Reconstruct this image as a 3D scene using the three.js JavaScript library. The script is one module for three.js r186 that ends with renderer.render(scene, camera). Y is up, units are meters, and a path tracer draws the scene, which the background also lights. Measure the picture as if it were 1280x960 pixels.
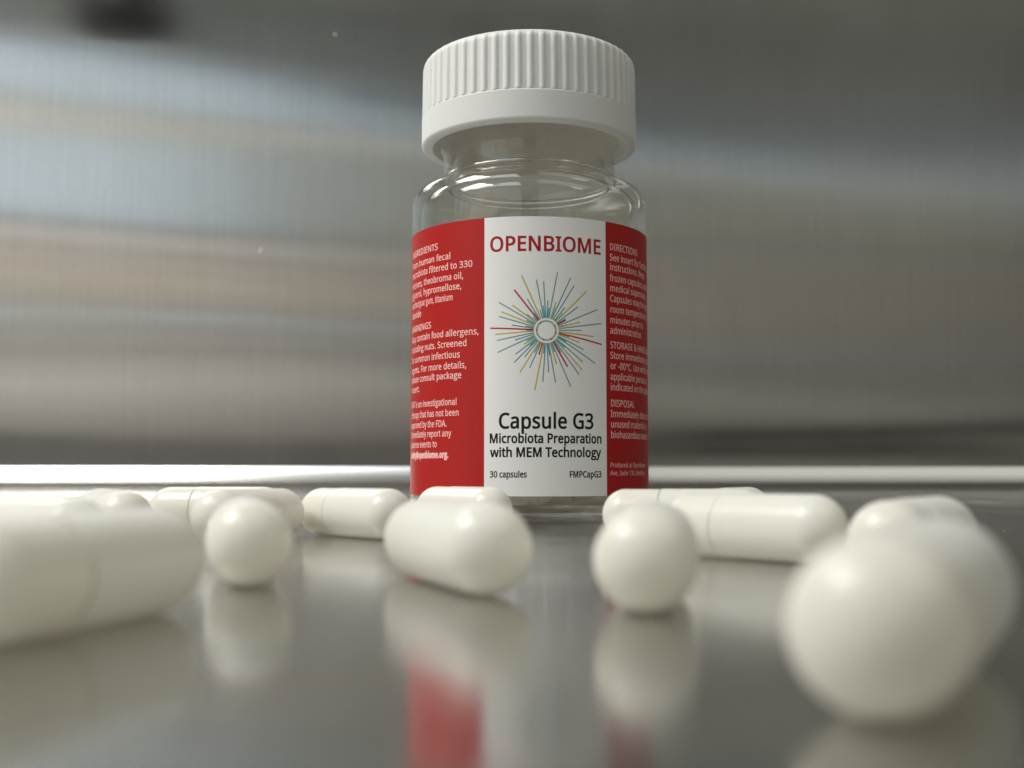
import * as THREE from 'three';
import { mergeGeometries } from 'three/addons/utils/BufferGeometryUtils.js';
import { RoundedBoxGeometry } from 'three/addons/geometries/RoundedBoxGeometry.js';
import { RectAreaLightUniformsLib } from 'three/addons/lights/RectAreaLightUniformsLib.js';

// ---------------------------------------------------------------- camera, light, exposure
const MM = 0.001;
const scene = new THREE.Scene();
scene.background = new THREE.Color().setRGB(0.125, 0.125, 0.105);       // the dim room all round
const EYE = 10.1 * MM, FOCAL = 1450;                                    // focal length in photograph pixels (1280 x 960)
const camera = new THREE.PerspectiveCamera(2 * Math.atan(480 / FOCAL) * 180 / Math.PI, 4 / 3, 0.004, 20);
camera.position.set(0, EYE, 0);
camera.rotation.x = Math.atan(110 / FOCAL);
camera.focus = 0.226;
camera.userData.fStop = 28;
camera.updateProjectionMatrix();
const renderer = new THREE.WebGLRenderer({ antialias: true });
renderer.setSize(1024, 768);
renderer.toneMapping = THREE.LinearToneMapping;
renderer.toneMappingExposure = 1.15;
renderer.shadowMap.enabled = true;
RectAreaLightUniformsLib.init();
function areaLight(name, w, h, pos, target, color, intensity) {
  const l = new THREE.RectAreaLight(color, intensity, w, h);
  l.name = name; l.position.set(...pos); l.lookAt(...target); scene.add(l);
  return l;
}
const LAMP = { x: -0.64, y: 0.82, z: -0.09, w: 0.44, d: 0.42 };          // work lamp above, to the left
areaLight('work_lamp_light', LAMP.w, LAMP.d, [LAMP.x, LAMP.y - 0.004, LAMP.z], [LAMP.x, 0, LAMP.z], new THREE.Color().setRGB(1, 0.98, 0.93), 15);
const PANEL = { x: -0.85, y: 1.35, z: 0.62, w: 1.3, d: 0.8 };            // ceiling light of the room behind the camera
areaLight('ceiling_light_glow', PANEL.w, PANEL.d, [PANEL.x, PANEL.y - 0.004, PANEL.z], [PANEL.x, 0, PANEL.z], new THREE.Color().setRGB(0.88, 0.97, 1.04), 3.1);
const FILL = { x: 0.80, y: 1.38, z: 0.22, w: 1.3, d: 0.6 };              // dimmer one added on the right to brighten the foot strip
areaLight('ceiling_light_glow', FILL.w, FILL.d, [FILL.x, FILL.y - 0.004, FILL.z], [FILL.x, 0, FILL.z], new THREE.Color().setRGB(1, 0.98, 0.92), 0.5);
const WIN = { turn: -0.30, z: 0.75 };                                      // the room side, seen mirrored in the steel

// ---------------------------------------------------------------- helpers
let seed = 7;
const rnd = () => { seed = (seed + 0x6d2b79f5) | 0; let t = Math.imul(seed ^ (seed >>> 15), 1 | seed); t = (t + Math.imul(t ^ (t >>> 7), 61 | t)) ^ t; return ((t ^ (t >>> 14)) >>> 0) / 4294967296; };
const used = {};
function numbered(n) { const k = used[n] = (used[n] ?? -1) + 1; return k ? n + '_' + String(k).padStart(3, '0') : n; }
function add(name, geo, mat, parent = scene) {
  const m = new THREE.Mesh(geo, mat);
  m.name = parent === scene ? numbered(name) : name; m.castShadow = m.receiveShadow = true; parent.add(m);
  return m;
}
function thing(name, label, category, pos = [0, 0, 0], turn = 0, group) {
  const g = new THREE.Group(); g.name = numbered(name); g.position.set(...pos); g.rotation.y = turn; scene.add(g);
  g.userData = { label, category }; if (group) g.userData.group = group;
  return g;
}
function noise2(w, h, fx, fy, rng) {                                       // tiling value noise
  const g = new Float32Array(fx * fy).map(() => rng()), out = new Float32Array(w * h);
  for (let y = 0; y < h; y++) for (let x = 0; x < w; x++) {
    const u = x / w * fx, v = y / h * fy, x0 = Math.floor(u), y0 = Math.floor(v);
    let a = u - x0, b = v - y0; a = a * a * (3 - 2 * a); b = b * b * (3 - 2 * b);
    const G = (i, j) => g[(j % fy) * fx + (i % fx)];
    out[y * w + x] = (G(x0, y0) * (1 - a) + G(x0 + 1, y0) * a) * (1 - b) + (G(x0, y0 + 1) * (1 - a) + G(x0 + 1, y0 + 1) * a) * b;
  }
  return out;
}
function dataTex(w, h, f, srgb) {
  const d = new Uint8Array(w * h * 4);
  for (let i = 0; i < w * h; i++) { const c = f(i); for (let k = 0; k < 3; k++) d[i * 4 + k] = Math.max(0, Math.min(255, Math.round(c[k] * 255))); d[i * 4 + 3] = 255; }
  const t = new THREE.DataTexture(d, w, h); t.wrapS = t.wrapT = THREE.RepeatWrapping; t.magFilter = THREE.LinearFilter; t.minFilter = THREE.LinearMipmapLinearFilter;
  if (srgb) t.colorSpace = THREE.SRGBColorSpace; t.needsUpdate = true;
  return t;
}
const std = (o) => new THREE.MeshStandardMaterial(o), phys = (o) => new THREE.MeshPhysicalMaterial(o);
const rgb = (r, g, b) => new THREE.Color().setRGB(r, g, b);

// ---------------------------------------------------------------- steel
const S = 1024;
const grainA = noise2(S, S, 512, 12, rnd), grainB = noise2(S, S, 200, 5, rnd), blotch = noise2(S, S, 9, 7, rnd), blotch2 = noise2(S, S, 31, 23, rnd), fine = noise2(S, S, 400, 400, rnd);
const wallTone = dataTex(S, S, (i) => { const v = 0.57 + 0.032 * (grainA[i] - 0.5) + 0.012 * (grainB[i] - 0.5) + 0.025 * (fine[i] - 0.5) + 0.012 * (blotch2[i] - 0.5); return [v, v * 1.0, v * 0.985]; });
const wallRough = dataTex(S, S, (i) => { const v = 0.175 + 0.02 * (blotch[i] - 0.5) + 0.015 * (blotch2[i] - 0.5); return [0, v, 1]; });
for (const t of [wallTone, wallRough]) t.repeat.set(1 / 0.5, 1 / 0.5);
const wallSteel = phys({ color: rgb(1, 1, 1), map: wallTone, roughnessMap: wallRough, roughness: 1, metalness: 1, anisotropy: 1 });
const tableTone = dataTex(S, S, (i) => { const v = 0.42 + 0.03 * (grainA[i] - 0.5) + 0.03 * (fine[i] - 0.5); return [v, v * 0.985, v * 0.935]; });
const tableRough = dataTex(S, S, (i) => { const v = 0.17 + 0.09 * (blotch[i] - 0.5) + 0.09 * (blotch2[i] - 0.5) + 0.02 * (grainA[i] - 0.5); return [0, v, 1]; });
for (const t of [tableTone, tableRough]) t.repeat.set(1 / 0.25, 1 / 0.25);
const tableSteel = phys({ color: rgb(1, 1, 1), map: tableTone, roughnessMap: tableRough, roughness: 1, metalness: 0.95 });
const coveSteel = phys({ color: rgb(0.50, 0.49, 0.465), roughness: 0.25, metalness: 1 });

// ---------------------------------------------------------------- the steel bench and the wall behind it
const WALL_Z = -0.70, COVE = 0.0136;
{
  const g = new THREE.BoxGeometry(2.4, 0.03, 1.1 - COVE); const uv = g.attributes.uv, p = g.attributes.position;
  for (let i = 0; i < p.count; i++) uv.setXY(i, p.getX(i), p.getZ(i));
  const t = add('steel_table', g, tableSteel); t.position.set(0, -0.015, WALL_Z + COVE + (1.1 - COVE) / 2); t.userData.kind = 'structure';
  t.userData.label = 'polished stainless steel worktop mirroring the capsules and the bottle';
  const w = new THREE.BoxGeometry(2.4, 1.2, 0.02, 120, 80, 1);
  { const A = w.attributes.position;                                      // rolled sheet is never quite flat: long shallow waves
    for (let i = 0; i < A.count; i++) if (A.getZ(i) > 0) { const x = A.getX(i), y = A.getY(i); A.setZ(i, 0.01 + 0.00042 * Math.sin(9 * y + 5.2 * x + 0.8) + 0.00022 * Math.sin(23 * y - 6.5 * x + 2.2 * Math.sin(2.1 * x)) + 0.0001 * Math.sin(47 * y + 11 * x + 1.3) - 0.0007); }
    w.computeVertexNormals(); }
  const q = w.attributes.position, u = w.attributes.uv;
  for (let i = 0; i < q.count; i++) u.setXY(i, q.getX(i), q.getY(i));
  const wall = add('steel_wall', w, wallSteel); wall.position.set(0, COVE + 0.6, WALL_Z - 0.01); wall.userData.kind = 'structure';
  wall.userData.label = 'brushed stainless steel back wall with soft streaked reflections';
  // folded strip along the wall foot: a steep flat face between two tight bends
  const sh = new THREE.Shape(), D = 0.0072; sh.moveTo(0.0002, -0.0005); sh.lineTo(0.0002, COVE); sh.lineTo(0.0008, COVE + 0.0001);
  for (let i = 0; i <= 10; i++) { const t = i / 10; sh.lineTo(0.0013 + (D - 0.0017) * (t - 0.22 * t * (1 - t)), COVE - 0.0003 - (COVE - 0.0042) * t); }
  sh.lineTo(D - 0.0012, 0.0036); sh.lineTo(D - 0.0012, 0.0012); sh.lineTo(D - 0.0006, 0.0006); sh.lineTo(D + 0.0008, 0.0003); sh.lineTo(D + 0.001, -0.0005);
  const cg = new THREE.ExtrudeGeometry(sh, { depth: 2.4, bevelEnabled: false }); cg.rotateY(-Math.PI / 2);
  const cove = add('steel_strip', cg, coveSteel); cove.position.set(1.2, 0, WALL_Z); cove.userData.kind = 'structure';
  cove.userData.label = 'shiny folded steel strip where the back wall meets the worktop';
  // flecks of dust and chips on the steel
  const fm = std({ color: rgb(0.75, 0.74, 0.7), roughness: 0.8 });
  for (const [px, py, s] of [[415, 43, 1.3], [325, 313, 1.7]]) {
    const e = Math.atan(110 / FOCAL) + Math.atan((480 - py) / FOCAL);
    const g2 = new THREE.IcosahedronGeometry(s * 0.5 * MM, 1); g2.scale(1.1 + rnd(), 0.7 + 0.4 * rnd(), 0.3); g2.rotateZ(rnd() * 1.2);
    const f = add('fleck', g2, fm, wall);
    f.position.set((px - 640) / FOCAL * 0.7 * 1.01, EYE + 0.7 * Math.tan(e) - COVE - 0.6, 0.01);
  }
  for (let i = 0; i < 26; i++) {
    const z = -0.09 - 0.2 * rnd(), x = (200 + 420 * rnd()) / FOCAL * -z, r = (0.05 + 0.10 * rnd()) * MM;
    const f = add('dust_fleck', new THREE.IcosahedronGeometry(r, 1), fm, t); f.scale.y = 0.5; f.position.set(x, 0.015 + r * 0.4, z - t.position.z);
  }
}
// ---------------------------------------------------------------- outside the frame: what the steel mirrors
{
  const lamp = thing('work_lamp', 'flat white work lamp above the bench, mirrored as the bright strip along the wall foot', 'lamp', [LAMP.x, LAMP.y, LAMP.z]);
  const h = new RoundedBoxGeometry(LAMP.w + 0.04, 0.03, LAMP.d + 0.04, 2, 0.006); h.translate(0, 0.0165, 0);
  add('lamp_housing', h, std({ color: rgb(0.5, 0.5, 0.5), roughness: 0.5 }), lamp);
  const d = new THREE.BoxGeometry(LAMP.w, 0.002, LAMP.d); add('lamp_diffuser', d, std({ color: rgb(0.8, 0.8, 0.8), emissive: rgb(1, 0.965, 0.9), emissiveIntensity: 1 }), lamp);

  const cl = thing('ceiling_light', 'cool white ceiling light of the room behind the photographer', 'lamp', [PANEL.x, PANEL.y, PANEL.z]);
  const ch = new RoundedBoxGeometry(PANEL.w + 0.06, 0.05, PANEL.d + 0.06, 2, 0.008); ch.translate(0, 0.0265, 0);
  add('lamp_housing', ch, std({ color: rgb(0.6, 0.6, 0.6), roughness: 0.5 }), cl);
  add('lamp_diffuser', new THREE.BoxGeometry(PANEL.w, 0.002, PANEL.d), std({ color: rgb(0.8, 0.8, 0.8), emissive: rgb(0.9, 0.98, 1), emissiveIntensity: 1 }), cl);
  const c3 = cl.clone(); c3.name = numbered('ceiling_light'); scene.add(c3); c3.position.set(FILL.x, FILL.y, FILL.z);
  c3.userData = { label: 'dim ceiling panel added on the right to brighten the strip at the wall foot', category: 'lamp' };
  c3.children[0].scale.z = c3.children[1].scale.z = FILL.d / PANEL.d;
  c3.children[1].material = std({ color: rgb(0.8, 0.8, 0.8), emissive: rgb(1, 0.98, 0.92), emissiveIntensity: 0.5 });
  // the phone that takes the picture, its lens just above the worktop
  const ph = thing('phone', 'dark phone standing on the worktop behind the lens, taking the picture', 'phone', [0.004, 0.0785, 0.0085]);
  add('phone_body', new RoundedBoxGeometry(0.074, 0.156, 0.008, 4, 0.0035), phys({ color: rgb(0.03, 0.03, 0.033), roughness: 0.3 }), ph);

  // room side: window band over shelving added to streak the steel, left end nearer
  const F = new THREE.Group(); F.position.set(0, 0, WIN.z); F.rotation.y = WIN.turn; F.updateMatrixWorld(true);
  const at = (x, y, z = 0) => new THREE.Vector3(x, y, z).applyMatrix4(F.matrixWorld);
  const place = (name, label, cat) => { const p = at(0, 0); return thing(name, label, cat, [p.x, p.y, p.z], WIN.turn); };
  const bx = (x0, x1, y0, y1, z0, z1) => { const g = new THREE.BoxGeometry(x1 - x0, y1 - y0, z1 - z0); g.translate((x0 + x1) / 2, (y0 + y1) / 2, (z0 + z1) / 2); return g; };
  const unit = place('standin_shelving', 'grey and brown stand-in shelving added behind the photographer to put streaks in the steel wall', 'shelving');
  const back = std({ color: rgb(0.42, 0.41, 0.37), roughness: 0.8 });
  add('back_panel', bx(-2.2, 2.6, -0.6, 1.15, 0.30, 0.33), back, unit);
  const tones = [[-0.05, 0.045, 0.2, 0.19, 0.18], [0.06, 0.09, 0.55, 0.52, 0.49], [0.095, 0.125, 0.68, 0.64, 0.58], [0.13, 0.16, 0.85, 0.82, 0.77], [0.165, 0.19, 0.74, 0.70, 0.66], [0.20, 0.235, 0.56, 0.53, 0.5], [0.245, 0.275, 0.68, 0.71, 0.73], [0.285, 0.31, 0.62, 0.57, 0.5], [0.315, 0.35, 0.66, 0.6, 0.52], [0.355, 0.39, 0.6, 0.54, 0.49], [0.40, 0.44, 0.68, 0.64, 0.6], [0.60, 0.63, 0.75, 0.70, 0.58], [0.735, 0.76, 0.42, 0.44, 0.45], [0.77, 0.84, 0.27, 0.28, 0.26], [0.85, 1.1, 0.19, 0.195, 0.17]];  // board tones chosen for the light and dark bands mirrored in the wall
  for (const [y0, y1, r, g, b] of tones) add('streak_board', bx(-2.1, 2.5, y0, y1, 0, 0.28), std({ color: rgb(r, g, b), roughness: 0.8 }), unit);
  add('streak_board', bx(-0.42, 2.5, 0.455, 0.59, 0, 0.28), std({ color: rgb(0.5, 0.5, 0.44), roughness: 0.8 }), unit);
  add('streak_board', bx(0.15, 2.5, -0.05, 0.05, -0.02, -0.003), std({ color: rgb(0.7, 0.67, 0.6), roughness: 0.8 }), unit);  // paler front board added to lighten the mirrored band low on the right
  const SL = { x: -1.2, y: 1.05, z: -0.05 };  // added fill lamp, only there to brighten the left-hand boards
  const sl = thing('added_shelf_lamp', 'fill lamp added on the far left to brighten the stand-in shelving', 'lamp', [SL.x, SL.y, SL.z]);
  sl.lookAt(-1.0, 0.3, 0.55);
  add('lamp_housing', new RoundedBoxGeometry(0.44, 0.24, 0.03, 2, 0.006).translate(0, 0, -0.0165), std({ color: rgb(0.5, 0.5, 0.5), roughness: 0.5 }), sl);
  add('lamp_diffuser', new THREE.BoxGeometry(0.4, 0.2, 0.002), std({ color: rgb(0.8, 0.8, 0.8), emissive: rgb(1, 0.95, 0.86), emissiveIntensity: 1 }), sl);
  const SR = { x: 1.0, y: 1.05, z: 0.35 }, n2 = new THREE.Vector3(0, -0.8, 0.65).normalize();  // second added fill lamp, for the right-hand boards
  const sr = sl.clone(); sr.name = numbered('added_shelf_lamp'); scene.add(sr); sr.position.set(SR.x, SR.y, SR.z); sr.lookAt(1.0, 0.25, 1.0);
  sr.userData = { label: 'fill lamp added on the far right to brighten the stand-in shelving', category: 'lamp' };
  const n = new THREE.Vector3(0.2, -0.75, 0.6).normalize();
  areaLight('added_shelf_glow', 0.4, 0.2, [SL.x + n.x * 0.004, SL.y + n.y * 0.004, SL.z + n.z * 0.004], [-1.0, 0.3, 0.55], rgb(1, 0.97, 0.92), 11);
  areaLight('added_shelf_glow', 0.4, 0.2, [SR.x + n2.x * 0.004, SR.y + n2.y * 0.004, SR.z + n2.z * 0.004], [1.0, 0.25, 1.0], rgb(1, 0.98, 0.92), 8);
  // stand-ins added for mirrored dark shapes: wall knob above, two hoses at right
  const dark = std({ color: rgb(0.02, 0.018, 0.015), roughness: 0.5 });
  const kn = thing('standin_fitting', 'dark rounded stand-in added on the steel wall above the picture for the dark shape mirrored top left', 'fitting', [-0.268, 0.325, WALL_Z]);
  add('fitting_stem', new THREE.CylinderGeometry(0.008, 0.008, 0.062, 24).rotateX(Math.PI / 2).translate(0, 0.004, 0.031), std({ color: rgb(0.6, 0.6, 0.58), roughness: 0.3, metalness: 1 }), kn);
  add('fitting_knob', new RoundedBoxGeometry(0.064, 0.032, 0.034, 4, 0.012).translate(0, 0, 0.078), dark, kn);
  for (const [label, pts] of [['upper dark hose added as a stand-in right of the lens to mirror a rising line in the wall', [[0.13, 0.0065, -0.19], [0.135, 0.022, -0.22], [0.14, 0.0405, -0.25], [0.3, 0.049, -0.25], [0.5, 0.061, -0.25], [0.8, 0.08, -0.25]]],
    ['lower dark hose added as a stand-in right of the lens to mirror the darker line low in the wall', [[0.118, 0.0065, -0.2], [0.12, 0.014, -0.235], [0.13, 0.0245, -0.255], [0.28, 0.029, -0.255], [0.44, 0.036, -0.255], [0.5, 0.03, -0.23], [0.53, 0.0065, -0.2]]]]) {
    const h = thing('hose', label, 'hose');
    add('standin_tube', new THREE.TubeGeometry(new THREE.CatmullRomCurve3(pts.map((p) => new THREE.Vector3(...p))), 120, 0.0072, 16), dark, h);
  }
}
const winColor = rgb(0.76, 0.94, 1.06);
function windowPane(name, label, x0, x1, y0, y1, k) {
  const m = new THREE.Matrix4().makeRotationY(WIN.turn).setPosition(0, 0, WIN.z);
  const c = new THREE.Vector3((x0 + x1) / 2, (y0 + y1) / 2, -0.004).applyMatrix4(m), t = new THREE.Vector3((x0 + x1) / 2, (y0 + y1) / 2, -1).applyMatrix4(m);
  const w = thing(name, label, 'window', [c.x, c.y, c.z], WIN.turn);
  const g = new THREE.BoxGeometry(x1 - x0, y1 - y0, 0.004); g.translate(0, 0, 0.01);
  add('window_pane', g, std({ color: rgb(0.2, 0.2, 0.2), emissive: winColor, emissiveIntensity: k }), w);
  areaLight(name + '_light', x1 - x0, y1 - y0, [c.x, c.y, c.z], [t.x, t.y, t.z], winColor, k);
}
windowPane('lit_window', 'upper left cool-lit window behind the photographer, mirrored top left in the wall', -1.9, -0.42, 0.64, 0.725, 0.36);
windowPane('lit_window', 'lower left cool-lit window behind the photographer, mirrored as the wide pale streak', -1.9, -0.5, 0.455, 0.595, 0.32);
windowPane('lit_window', 'dim glowing strip added right of the windows to mirror a bluish streak', -0.41, 2.3, 0.60, 0.70, 0.13);  // dim strip added to carry the cool streak on to the right

// ---------------------------------------------------------------- capsules
const CR = 3.825 * MM, CL = 24.3 * MM;
const shellA = phys({ color: rgb(0.95, 0.928, 0.855), roughness: 1, ior: 1.5, clearcoat: 1, clearcoatRoughness: 0.24, transmission: 0.34, thickness: 0 });
const shellB = phys({ color: rgb(0.94, 0.912, 0.83), roughness: 1, ior: 1.5, clearcoat: 1, clearcoatRoughness: 0.26, transmission: 0.34, thickness: 0 });
function lathe(pts, seg) { const g = new THREE.LatheGeometry(pts.map(([r, y]) => new THREE.Vector2(Math.max(r, 1e-7), y)), seg); return g; }
// capsule lies along x from its near end (x = 0 is the centre of that end's dome)
const dome = 0.93;
function capProfile() {                                                   // longer outer half with a rolled rim and a locking groove
  const p = [], r = CR, e = CL - CR;
  const x0 = 0.37 * CL - CR;
  p.push([r * 0.925, x0 + 0.05 * MM], [r * 0.985, x0], [r * 0.996, x0 + 0.03 * MM], [r, x0 + 0.1 * MM]);
  const gx = x0 + 2.3 * MM;
  p.push([r, gx - 0.5 * MM], [r * 0.994, gx - 0.2 * MM], [r * 0.990, gx], [r * 0.994, gx + 0.2 * MM], [r, gx + 0.5 * MM]);
  const xe = CL - 2 * CR + CR * (1 - dome);
  for (let i = 0; i <= 14; i++) { const a = i / 14 * Math.PI / 2; p.push([r * Math.cos(a), xe + r * dome * Math.sin(a)]); }
  return p;
}
function bodyProfile() {
  const p = [], r = CR * 0.98, x0 = 0.37 * CL - CR, xs = CR * (dome - 1) * -1 * -1;
  for (let i = 14; i >= 0; i--) { const a = i / 14 * Math.PI / 2; p.push([r * Math.cos(a), -CR * (1 - dome) - r * dome * Math.sin(a)]); }
  p.push([r, x0 - 1.6 * MM], [r * 0.992, x0 - 1.3 * MM], [r, x0 - 1.0 * MM], [r, x0 - 0.32 * MM], [r * 0.985, x0 - 0.24 * MM], [r * 0.94, x0 - 0.2 * MM], [r * 0.935, x0 + 0.2 * MM]);
  return p;
}
const turnX = (g) => g.rotateZ(-Math.PI / 2);
const capGeo = turnX(lathe(capProfile(), 72)), bodyGeo = turnX(lathe(bodyProfile(), 72));
let proto;
function capsule(label, a, b, flip, group, y = 0, roll = 0) {
  let [p, q] = flip ? [b, a] : [a, b];
  const dx = q[0] - p[0], dz = -(q[1] - p[1]), L = Math.hypot(dx, dz), span = CL - 2 * CR;
  let o;
  if (!proto) {
    o = proto = thing('capsule', label, 'capsule');
    add('capsule_cap', capGeo, shellA, o); add('capsule_body', bodyGeo, shellB, o);
  } else { o = proto.clone(); o.name = numbered('capsule'); scene.add(o); }
  o.userData = { label, category: 'capsule' }; if (group) o.userData.group = group;
  // the end named first in the call stays exactly where it was measured
  let ox = p[0] * MM, oz = -p[1] * MM;
  if (flip) { ox = a[0] * MM - dx / L * span; oz = -a[1] * MM - dz / L * span; }
  o.position.set(ox, CR + y, oz); o.rotation.y = Math.atan2(-dz, dx); o.rotation.order = 'YXZ'; o.rotation.x = roll;
  return o;
}
const G1 = 'white capsules scattered over the steel worktop';
capsule('large blurred white capsule cut off by the left edge of the picture', [-25.8, 83], [-30.4, 66.5], true, G1, 0, 0.4);
capsule('farthest white capsule near the left edge, just showing over the blurred ones', [-52.5, 158], [-60.7, 172], false, G1);
capsule('blurred white capsule directly behind the large one at the left edge', [-42.3, 112], [-56.5, 119], true, G1, 0, 1);
capsule('white capsule with a bright glint, half hidden left of the end-on capsule', [-57.6, 198], [-42.3, 194], false, G1, 0, 2);
capsule('white capsule whose right dome shows behind the end-on capsule on the left', [-35.9, 180], [-41, 165], false, G1, 0, 1);
capsule('white capsule seen end-on left of the bottle with ringed far half above it', [-23.1, 103], [-27, 118.3], false, G1, 0, 3);
capsule('white capsule lying broadside just left of the bottle, seam on its left part', [-30, 186], [-18.8, 174], false, G1, 0, 2);
capsule('white capsule slanting toward the viewer in front of the bottle, left of centre', [-2.2, 96], [-7.9, 110.3], true, G1, 0, 1);
capsule('white capsule half hidden between the slanting capsule and the foot of the bottle', [-13, 205], [-4, 191.5], false, G1, 0, 2);
capsule('white capsule seen end-on right of centre, in front of the bottle\'s right edge', [9.6, 84], [12, 99.7], false, G1, 0, 1);
capsule('long white capsule lying broadside right of the bottle with a long glossy highlight', [33, 128], [22.6, 140], true, G1, 0, 2);
capsule('white capsule by the bottle\'s lower right corner with its rounded left end showing', [17.2, 173], [32, 168.5], false, G1, 0, 3);
capsule('small far white capsule peeking over the broadside capsule right of the bottle', [38.6, 191], [31.2, 177.5], true, G1, 0, 1);
capsule('white capsule with a bright dome highlight behind the nearest blurred capsule', [34, 105], [42.8, 118], false, G1, 0, 2);
capsule('nearest, largest blurred white capsule at the lower right, seen end-on', [15.1, 48.2], [23.0, 63], false, G1, 0, 1);

// ---------------------------------------------------------------- the bottle
const BX = 3.75, BZ = 253, R = 25.7;
const bottle = thing('pill_bottle', 'clear glass pill bottle with red and white label and white ribbed screw cap', 'bottle', [BX * MM, 0.00006, -BZ * MM], 0);
{
  const arc = (cx, cy, r, a0, a1, n) => Array.from({ length: n + 1 }, (_, i) => { const a = (a0 + (a1 - a0) * i / n) * Math.PI / 180; return [cx + r * Math.cos(a), cy + r * Math.sin(a)]; });
  const outer = [[0, 1.1], [14, 0.9], [19.5, 0.35], ...arc(22.2, 0.55, 0.55, 200, 270, 4), ...arc(R - 3.2, 3.2, 3.2, 280, 360, 10),
    [R, 20], [R, 60], ...arc(R - 5.9, 68, 5.9, 0, 66, 16).map(([x, y]) => [x, 67.6 + (y - 68) * 0.82]), [21.3, 72.3], [20.2, 72.9], [19.4, 73.6], [19.0, 74.5],
    [18.85, 77], [18.9, 79], [19.4, 80.2], [19.9, 81.0], [19.6, 81.8], [19.3, 82.6], [19.3, 95], ...arc(18.6, 96, 0.7, 0, 90, 4)];
  const inner = [[17.3, 96.7], [16.9, 96], [16.8, 77], [16.85, 74.2], [17.1, 73.0], [17.7, 72.1], [18.6, 71.5], ...arc(R - 7.3, 66.2, 5.4, 70, 0, 14).map(([x, y]) => [x, 66.2 + (y - 66.2) * 0.92]), [R - 1.9, 60], [R - 1.9, 20], ...arc(R - 5.4, 5.4, 3.5, 0, -85, 10), [15, 2.4], [0, 2.9]];
  const g = lathe([...outer, ...inner].map(([r, y]) => [r * MM, y * MM]), 160);
  const jar = add('glass_jar', g, phys({ color: rgb(1, 0.995, 0.98), roughness: 0.0, transmission: 1, thickness: 0, ior: 1.55 }), bottle);

  // thickened glass where the neck is drawn in, outside and inside
  const solid = phys({ color: rgb(1, 1, 0.99), roughness: 0, transmission: 1, thickness: 0.001, ior: 1.5 });
  for (const [r, y, t] of [[18.5, 74.0, 0.5], [17.3, 72.4, 0.42]]) add('neck_ring', new THREE.TorusGeometry(r * MM, t * MM, 20, 160).rotateX(Math.PI / 2).translate(0, y * MM, 0), solid, jar);

  // label: a thin sheet round the jar, print computed as a picture of the flat label
  const PX = 25.6, s0 = -44, s1 = 36, h0 = 5.3, h1 = 60.7, W = 2048, H = Math.round((h1 - h0) * PX);
  const cv = document.createElement('canvas'); cv.width = W; cv.height = H; const c = cv.getContext('2d');
  const X = (s) => (s - s0) * PX, Y = (h) => (h1 - h) * PX;
  c.fillStyle = '#ae1c1a'; c.fillRect(0, 0, W, H);
  c.fillStyle = '#f0efed'; c.fillRect(X(-13.2), 0, X(12.43) - X(-13.2), H);
  function text(t, x0, x1, h, size, fill, bold = 0, style = '') {           // x0..x1 in mm, h = baseline
    c.save(); c.font = style + Math.round(size * PX) + 'px sans-serif'; c.fillStyle = c.strokeStyle = fill; c.textBaseline = 'alphabetic';
    const w = c.measureText(t).width, k = x1 === null ? 0.94 : (x1 - x0) * PX / w;
    c.translate(X(x0), Y(h)); c.scale(k, 1); c.fillText(t, 0, 0); if (bold) { c.lineWidth = bold * PX; c.lineJoin = 'round'; c.strokeText(t, 0, 0); } c.restore();
  }
  text('OPENBIOME', -12.14, 11.3, 53.8, 4.08, '#a8161c', 0.17);
  text('Capsule G3', -10.3, 9.3, 18.57, 4.15, '#0b0b0b', 0.17);
  text('Microbiota Preparation', -12.16, 11.2, 15.72, 2.5, '#0b0b0b', 0.15);
  text('with MEM Technology', -11.9, 10.9, 13.0, 2.5, '#0b0b0b', 0.15);
  text('30 capsules', -12, -4.6, 9.0, 1.72, '#141414', 0.1);
  text('FMPCapG3', 3.8, 11.1, 9.0, 1.72, '#141414', 0.1);
  const P = '#f3c9c2', LX = -38.2;
  for (const [t, x1, h, b] of [['INGREDIENTS', -25, 55.6], ['From human fecal', -21.2, 53.2], ['microbiota filtered to 330', -15.8, 51.1], ['microns, theobroma oil,', -17.9, 48.9], ['glycerol, hypromellose,', -18.35, 46.8], ['xanthan/guar gum, titanium', -20.6, 44.7], ['dioxide', -31.5, 42.5],
    ['WARNINGS', -27.2, 39.6], ['May contain food allergens,', -14.3, 37.4], ['including nuts. Screened', -17.06, 35.2], ['for common infectious', -18.7, 33.0], ['agents. For more details,', -17.1, 30.8], ['please consult package', -18.3, 28.8], ['insert.', -32.1, 26.7],
    ['FMT is an investigational', -19.45, 23.5], ['therapy that has not been', -18.9, 21.3], ['approved by the FDA.', -22.1, 19.2], ['Immediately report any', -20.9, 17.2], ['adverse events to', -25, 15.1], ['safety@openbiome.org.', -21.6, 12.9, 1]]) text(t, LX, x1, h, 1.86, P, b ? 0.12 : 0.03, b ? 'bold ' : '');
  for (const [t, h] of [['DIRECTIONS', 55.1], ['See insert for further', 52.9], ['instructions. Keep', 50.9], ['frozen capsules under', 48.7], ['medical supervision.', 46.6], ['Capsules may be kept at', 44.5], ['room temperature for', 42.3], ['minutes prior to', 40.1], ['administration.', 38.0],
    ['STORAGE & HANDLING', 35.0], ['Store immediately at -20', 32.9], ['or -80°C. Use within the', 30.8], ['applicable period as', 28.6], ['indicated on the package.', 26.5], ['DISPOSAL', 23.2], ['Immediately discard any', 21.1], ['unused material as', 19.0], ['biohazardous waste.', 16.9]]) text(t, 13.5, null, h, 1.9, P, 0.03);
  text('Produced at OpenBiome', 13.3, null, 11.0, 1.35, P); text('Ave, Suite 130, Medford', 13.3, null, 9.4, 1.35, P);
  // sunburst emblem: [direction, length] of its rays
  const cx = X(-0.74), cy = Y(37.88);
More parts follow.
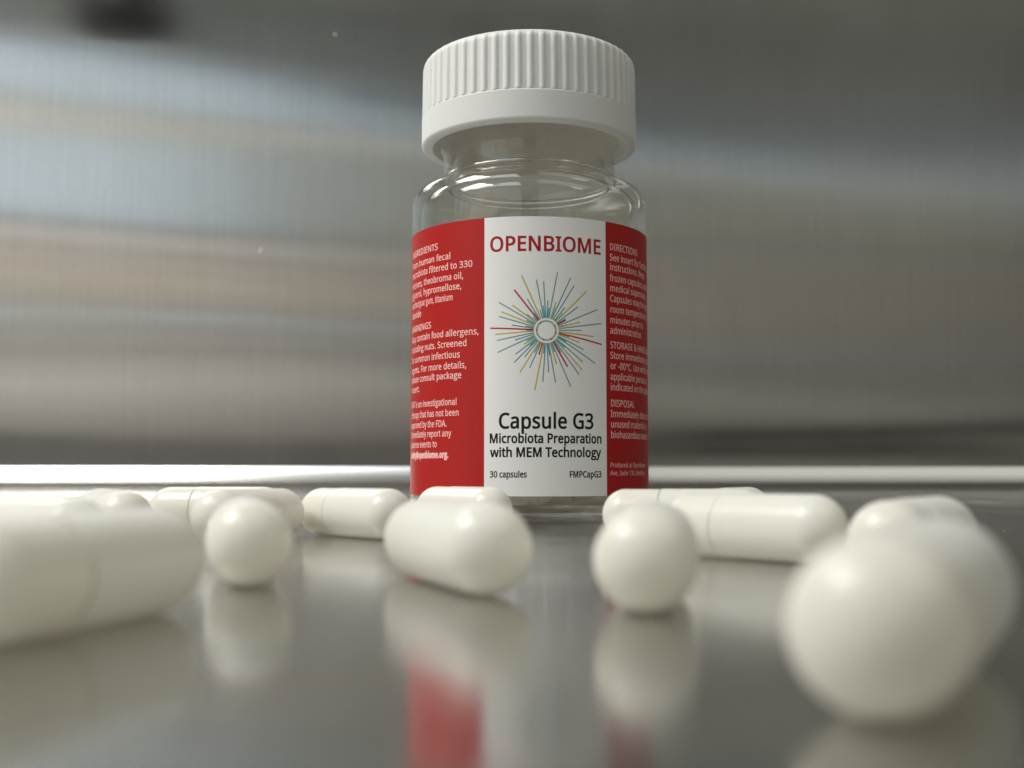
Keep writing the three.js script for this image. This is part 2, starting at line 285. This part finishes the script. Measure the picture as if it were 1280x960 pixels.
  const rays = (col, wd, list) => { c.strokeStyle = col; c.lineCap = 'butt'; for (let i = 0; i < list.length; i += 2) { const a = list[i] * Math.PI / 180, l = list[i + 1]; c.lineWidth = wd * PX; c.beginPath(); c.moveTo(cx + 2.5 * PX * Math.cos(a), cy - 2.5 * PX * Math.sin(a)); c.lineTo(cx + l * PX * Math.cos(a), cy - l * PX * Math.sin(a)); c.stroke(); } };
  rays('#64909c', 0.23, [101, 10.3, 93, 9.8, 79, 11.9, 65, 11.8, 58, 10.8, 87, 6, 51, 6, 37, 8.2, 23, 11.9, 9, 12.1, 2, 7.4, 121, 7.3, 107, 4.3, 134, 3.7, 149, 11, 163, 9.8, 171, 6.9, 191, 10, 197, 6.5, 204, 10.6, 218, 7.7, 225, 9, 231, 6.8, 246, 8.1, 266, 10.2, 273, 8.3, 280, 10.4, 294, 12.1, 308, 10.9, 321, 9.6, 329, 12.1, 335, 8.5]);
  rays('#4aa6b4', 0.23, [97, 5, 83, 4.6, 69, 5, 46, 4.8, 32, 4.6, 17, 4.4, 125, 4.2, 140, 5, 153, 4.4, 168, 4.2, 180, 4, 208, 4.4, 222, 4.5, 242, 5, 263, 4.6, 277, 5, 291, 4.5, 304, 5.2, 318, 5, 332, 4.6, 346, 4.8]);
  rays('#bfae35', 0.25, [114, 12, 44, 11.8, 143, 8.4, 157, 9.7, 184, 10.2, 238, 9.8, 259, 12.1, 71, 6, 15, 7.2, 355, 10.1, 342, 7.2, 314, 10.6, 287, 6.9, 212, 5.2]);
  rays('#b3202c', 0.3, [128, 10.3, 177, 11.2, 29, 4.5, 349, 12.2, 301, 8.3, 253, 5]);
  c.fillStyle = '#efefec'; c.beginPath(); c.arc(cx, cy, 2.45 * PX, 0, 7); c.fill();
  c.strokeStyle = '#93a8a6'; c.lineWidth = 0.34 * PX; c.beginPath(); c.arc(cx, cy, 1.9 * PX, 0, 7); c.stroke();
  c.fillStyle = '#a8323a'; for (const a of [128, 177, 29, 349, 301, 253]) { c.beginPath(); c.arc(cx + 1.9 * PX * Math.cos(a * Math.PI / 180), cy - 1.9 * PX * Math.sin(a * Math.PI / 180), 0.18 * PX, 0, 7); c.fill(); }
  const tex = new THREE.CanvasTexture(cv); tex.colorSpace = THREE.SRGBColorSpace; tex.wrapS = tex.wrapT = THREE.ClampToEdgeWrapping; tex.anisotropy = 8;
  // the sheet: outer face printed, real paper thickness
  const RL = (R + 0.09) * MM, T = 0.07 * MM, N = 150, ca = 8.4 * Math.PI / 180, from = -166 * Math.PI / 180, to = 158 * Math.PI / 180;
  const pos = [], nor = [], uv = [], ix = [];
  const sheet = (r, sign) => { const b = pos.length / 3; for (let i = 0; i <= N; i++) { const a = from + (to - from) * i / N; for (const h of [h0, h1]) { pos.push(r * Math.sin(a + ca), h * MM, r * Math.cos(a + ca)); nor.push(sign * Math.sin(a + ca), 0, sign * Math.cos(a + ca)); uv.push((a * R - s0) / (s1 - s0), (h - h0) / (h1 - h0)); } }
    for (let i = 0; i < N; i++) { const k = b + i * 2; sign > 0 ? ix.push(k, k + 2, k + 1, k + 1, k + 2, k + 3) : ix.push(k, k + 1, k + 2, k + 1, k + 3, k + 2); } };
  const mk = () => { const g2 = new THREE.BufferGeometry(); g2.setAttribute('position', new THREE.Float32BufferAttribute(pos.splice(0), 3)); g2.setAttribute('normal', new THREE.Float32BufferAttribute(nor.splice(0), 3)); g2.setAttribute('uv', new THREE.Float32BufferAttribute(uv.splice(0), 2)); g2.setIndex(ix.splice(0)); return g2; };
  sheet(RL, 1);
  const lab = add('label', mk(), phys({ map: tex, roughness: 0.4, specularIntensity: 0.7 }), bottle);
  lab.userData.label = 'red label with white front panel reading OPENBIOME Capsule G3';
  sheet(RL - T, -1);
  { const b = pos.length / 3; for (const [k, h] of [[1, h1], [-1, h0]]) { const b2 = pos.length / 3; for (let i = 0; i <= N; i++) { const a = from + (to - from) * i / N + ca; for (const r of [RL - T, RL]) { pos.push(r * Math.sin(a), h * MM, r * Math.cos(a)); nor.push(0, k, 0); uv.push(0, 0); } } for (let i = 0; i < N; i++) { const q = b2 + i * 2; k > 0 ? ix.push(q, q + 1, q + 2, q + 1, q + 3, q + 2) : ix.push(q, q + 2, q + 1, q + 1, q + 2, q + 3); } } }
  add('paper_back', mk(), std({ color: rgb(0.78, 0.77, 0.75), roughness: 0.7 }), lab);

  // screw cap: plain skirt and inside, with the ribbed grip above it
  const white = phys({ color: rgb(0.85, 0.845, 0.83), roughness: 1, clearcoat: 0.6, clearcoatRoughness: 0.4, transmission: 0.22, thickness: 0 });
  const CRd = 23.7, zb = 81.0, zr = 87.4, zt = 100.5;
  const skirt = lathe([[19.9, 97.2], [20.9, 96.5], [21.0, 83], [21.1, 81.4], ...arc(21.6, 81.5, 0.5, 180, 270, 4), ...arc(CRd - 0.8, 81.8, 0.8, 270, 360, 6), [CRd, zr - 0.15], ...arc(CRd - 0.3, zr - 0.15, 0.3, 0, 90, 3), [22.6, zr + 0.16]].map(([r, y]) => [r * MM, y * MM]), 160);
  const cap = add('cap', skirt, white, bottle);
  cap.userData.label = 'white plastic screw cap with ribbed upper band';
  const ribs = 60, M = ribs * 12, gp = [], gi = [];
  const rings = [[zr - 0.1, 0, 1.2], [zr + 0.1, 0, 0.12], [zr + 0.5, 0, 0], [zr + 3, 0.03, 0], [zt - 3.2, 0.12, 0]];
  for (let i = 0; i <= 9; i++) { const a = i / 9 * Math.PI / 2; rings.push([zt - 2.2 + 2.2 * Math.sin(a), 0.16 + 2.4 * (1 - Math.cos(a)), -Math.sin(a) * 1.0]); }
  rings.push([zt + 0.02, 6, -1], [zt - 0.1, 23.69, -1]);
  for (const [y, inset, flat] of rings) for (let j = 0; j < M; j++) {
    const a = j / M * Math.PI * 2, u = (j % 12) / 12, d = Math.abs(u - 0.5) * 2;                 // d = 1 on the crest of a rib, 0 in the flute
    const e = Math.max(0, Math.min(1, (d - 0.38) / 0.42)), rib = e * e * (3 - 2 * e), depth = 0.40 * (flat > 0.5 ? 1 : 1 + Math.min(0, flat));
    let r = CRd - 0.05 - inset - depth * (flat > 0.5 ? 1.3 : flat > 0 ? (1 - rib) : (1 - rib));
    gp.push(r * MM * Math.sin(a), y * MM, r * MM * Math.cos(a));
  }
  for (let i = 0; i < rings.length - 1; i++) for (let j = 0; j < M; j++) { const k = i * M + j, k2 = i * M + (j + 1) % M; gi.push(k, k2, k + M, k2, k2 + M, k + M); }
  const gg = new THREE.BufferGeometry(); gg.setAttribute('position', new THREE.Float32BufferAttribute(gp, 3)); gg.setIndex(gi); gg.computeVertexNormals();
  add('ribbed_grip', gg, white, cap);
  const liner = lathe([[0, 97.0], [20.6, 97.0], [20.6, 97.9], [0, 97.9]].map(([r, y]) => [r * MM, y * MM]), 96);
  add('cap_liner', liner, phys({ color: rgb(0.90, 0.86, 0.75), roughness: 1, transmission: 0.4, thickness: 0 }), bottle);
}
// capsules left in the jar, showing through the clear strip under the label
{
  const G2 = 'white capsules inside the glass bottle', L2 = 'white capsule inside the glass bottle, glimpsed through its clear foot';
  for (const [x, t, a] of [[-6.5, 13.7, -0.37], [6.5, 8.5, -0.35], [-13, -5.5, 1.45], [2, -3.2, 0.1], [5, -12, 0.2]]) {
    const k = (CL / MM / 2 - CR / MM), c = Math.cos(a), s = Math.sin(a), cx = BX + x, cz = BZ - t;
    capsule(L2, [cx - c * k, cz - s * k], [cx + c * k, cz + s * k], x > 0, G2, 3.05 * MM);
  }
}

renderer.render(scene, camera);
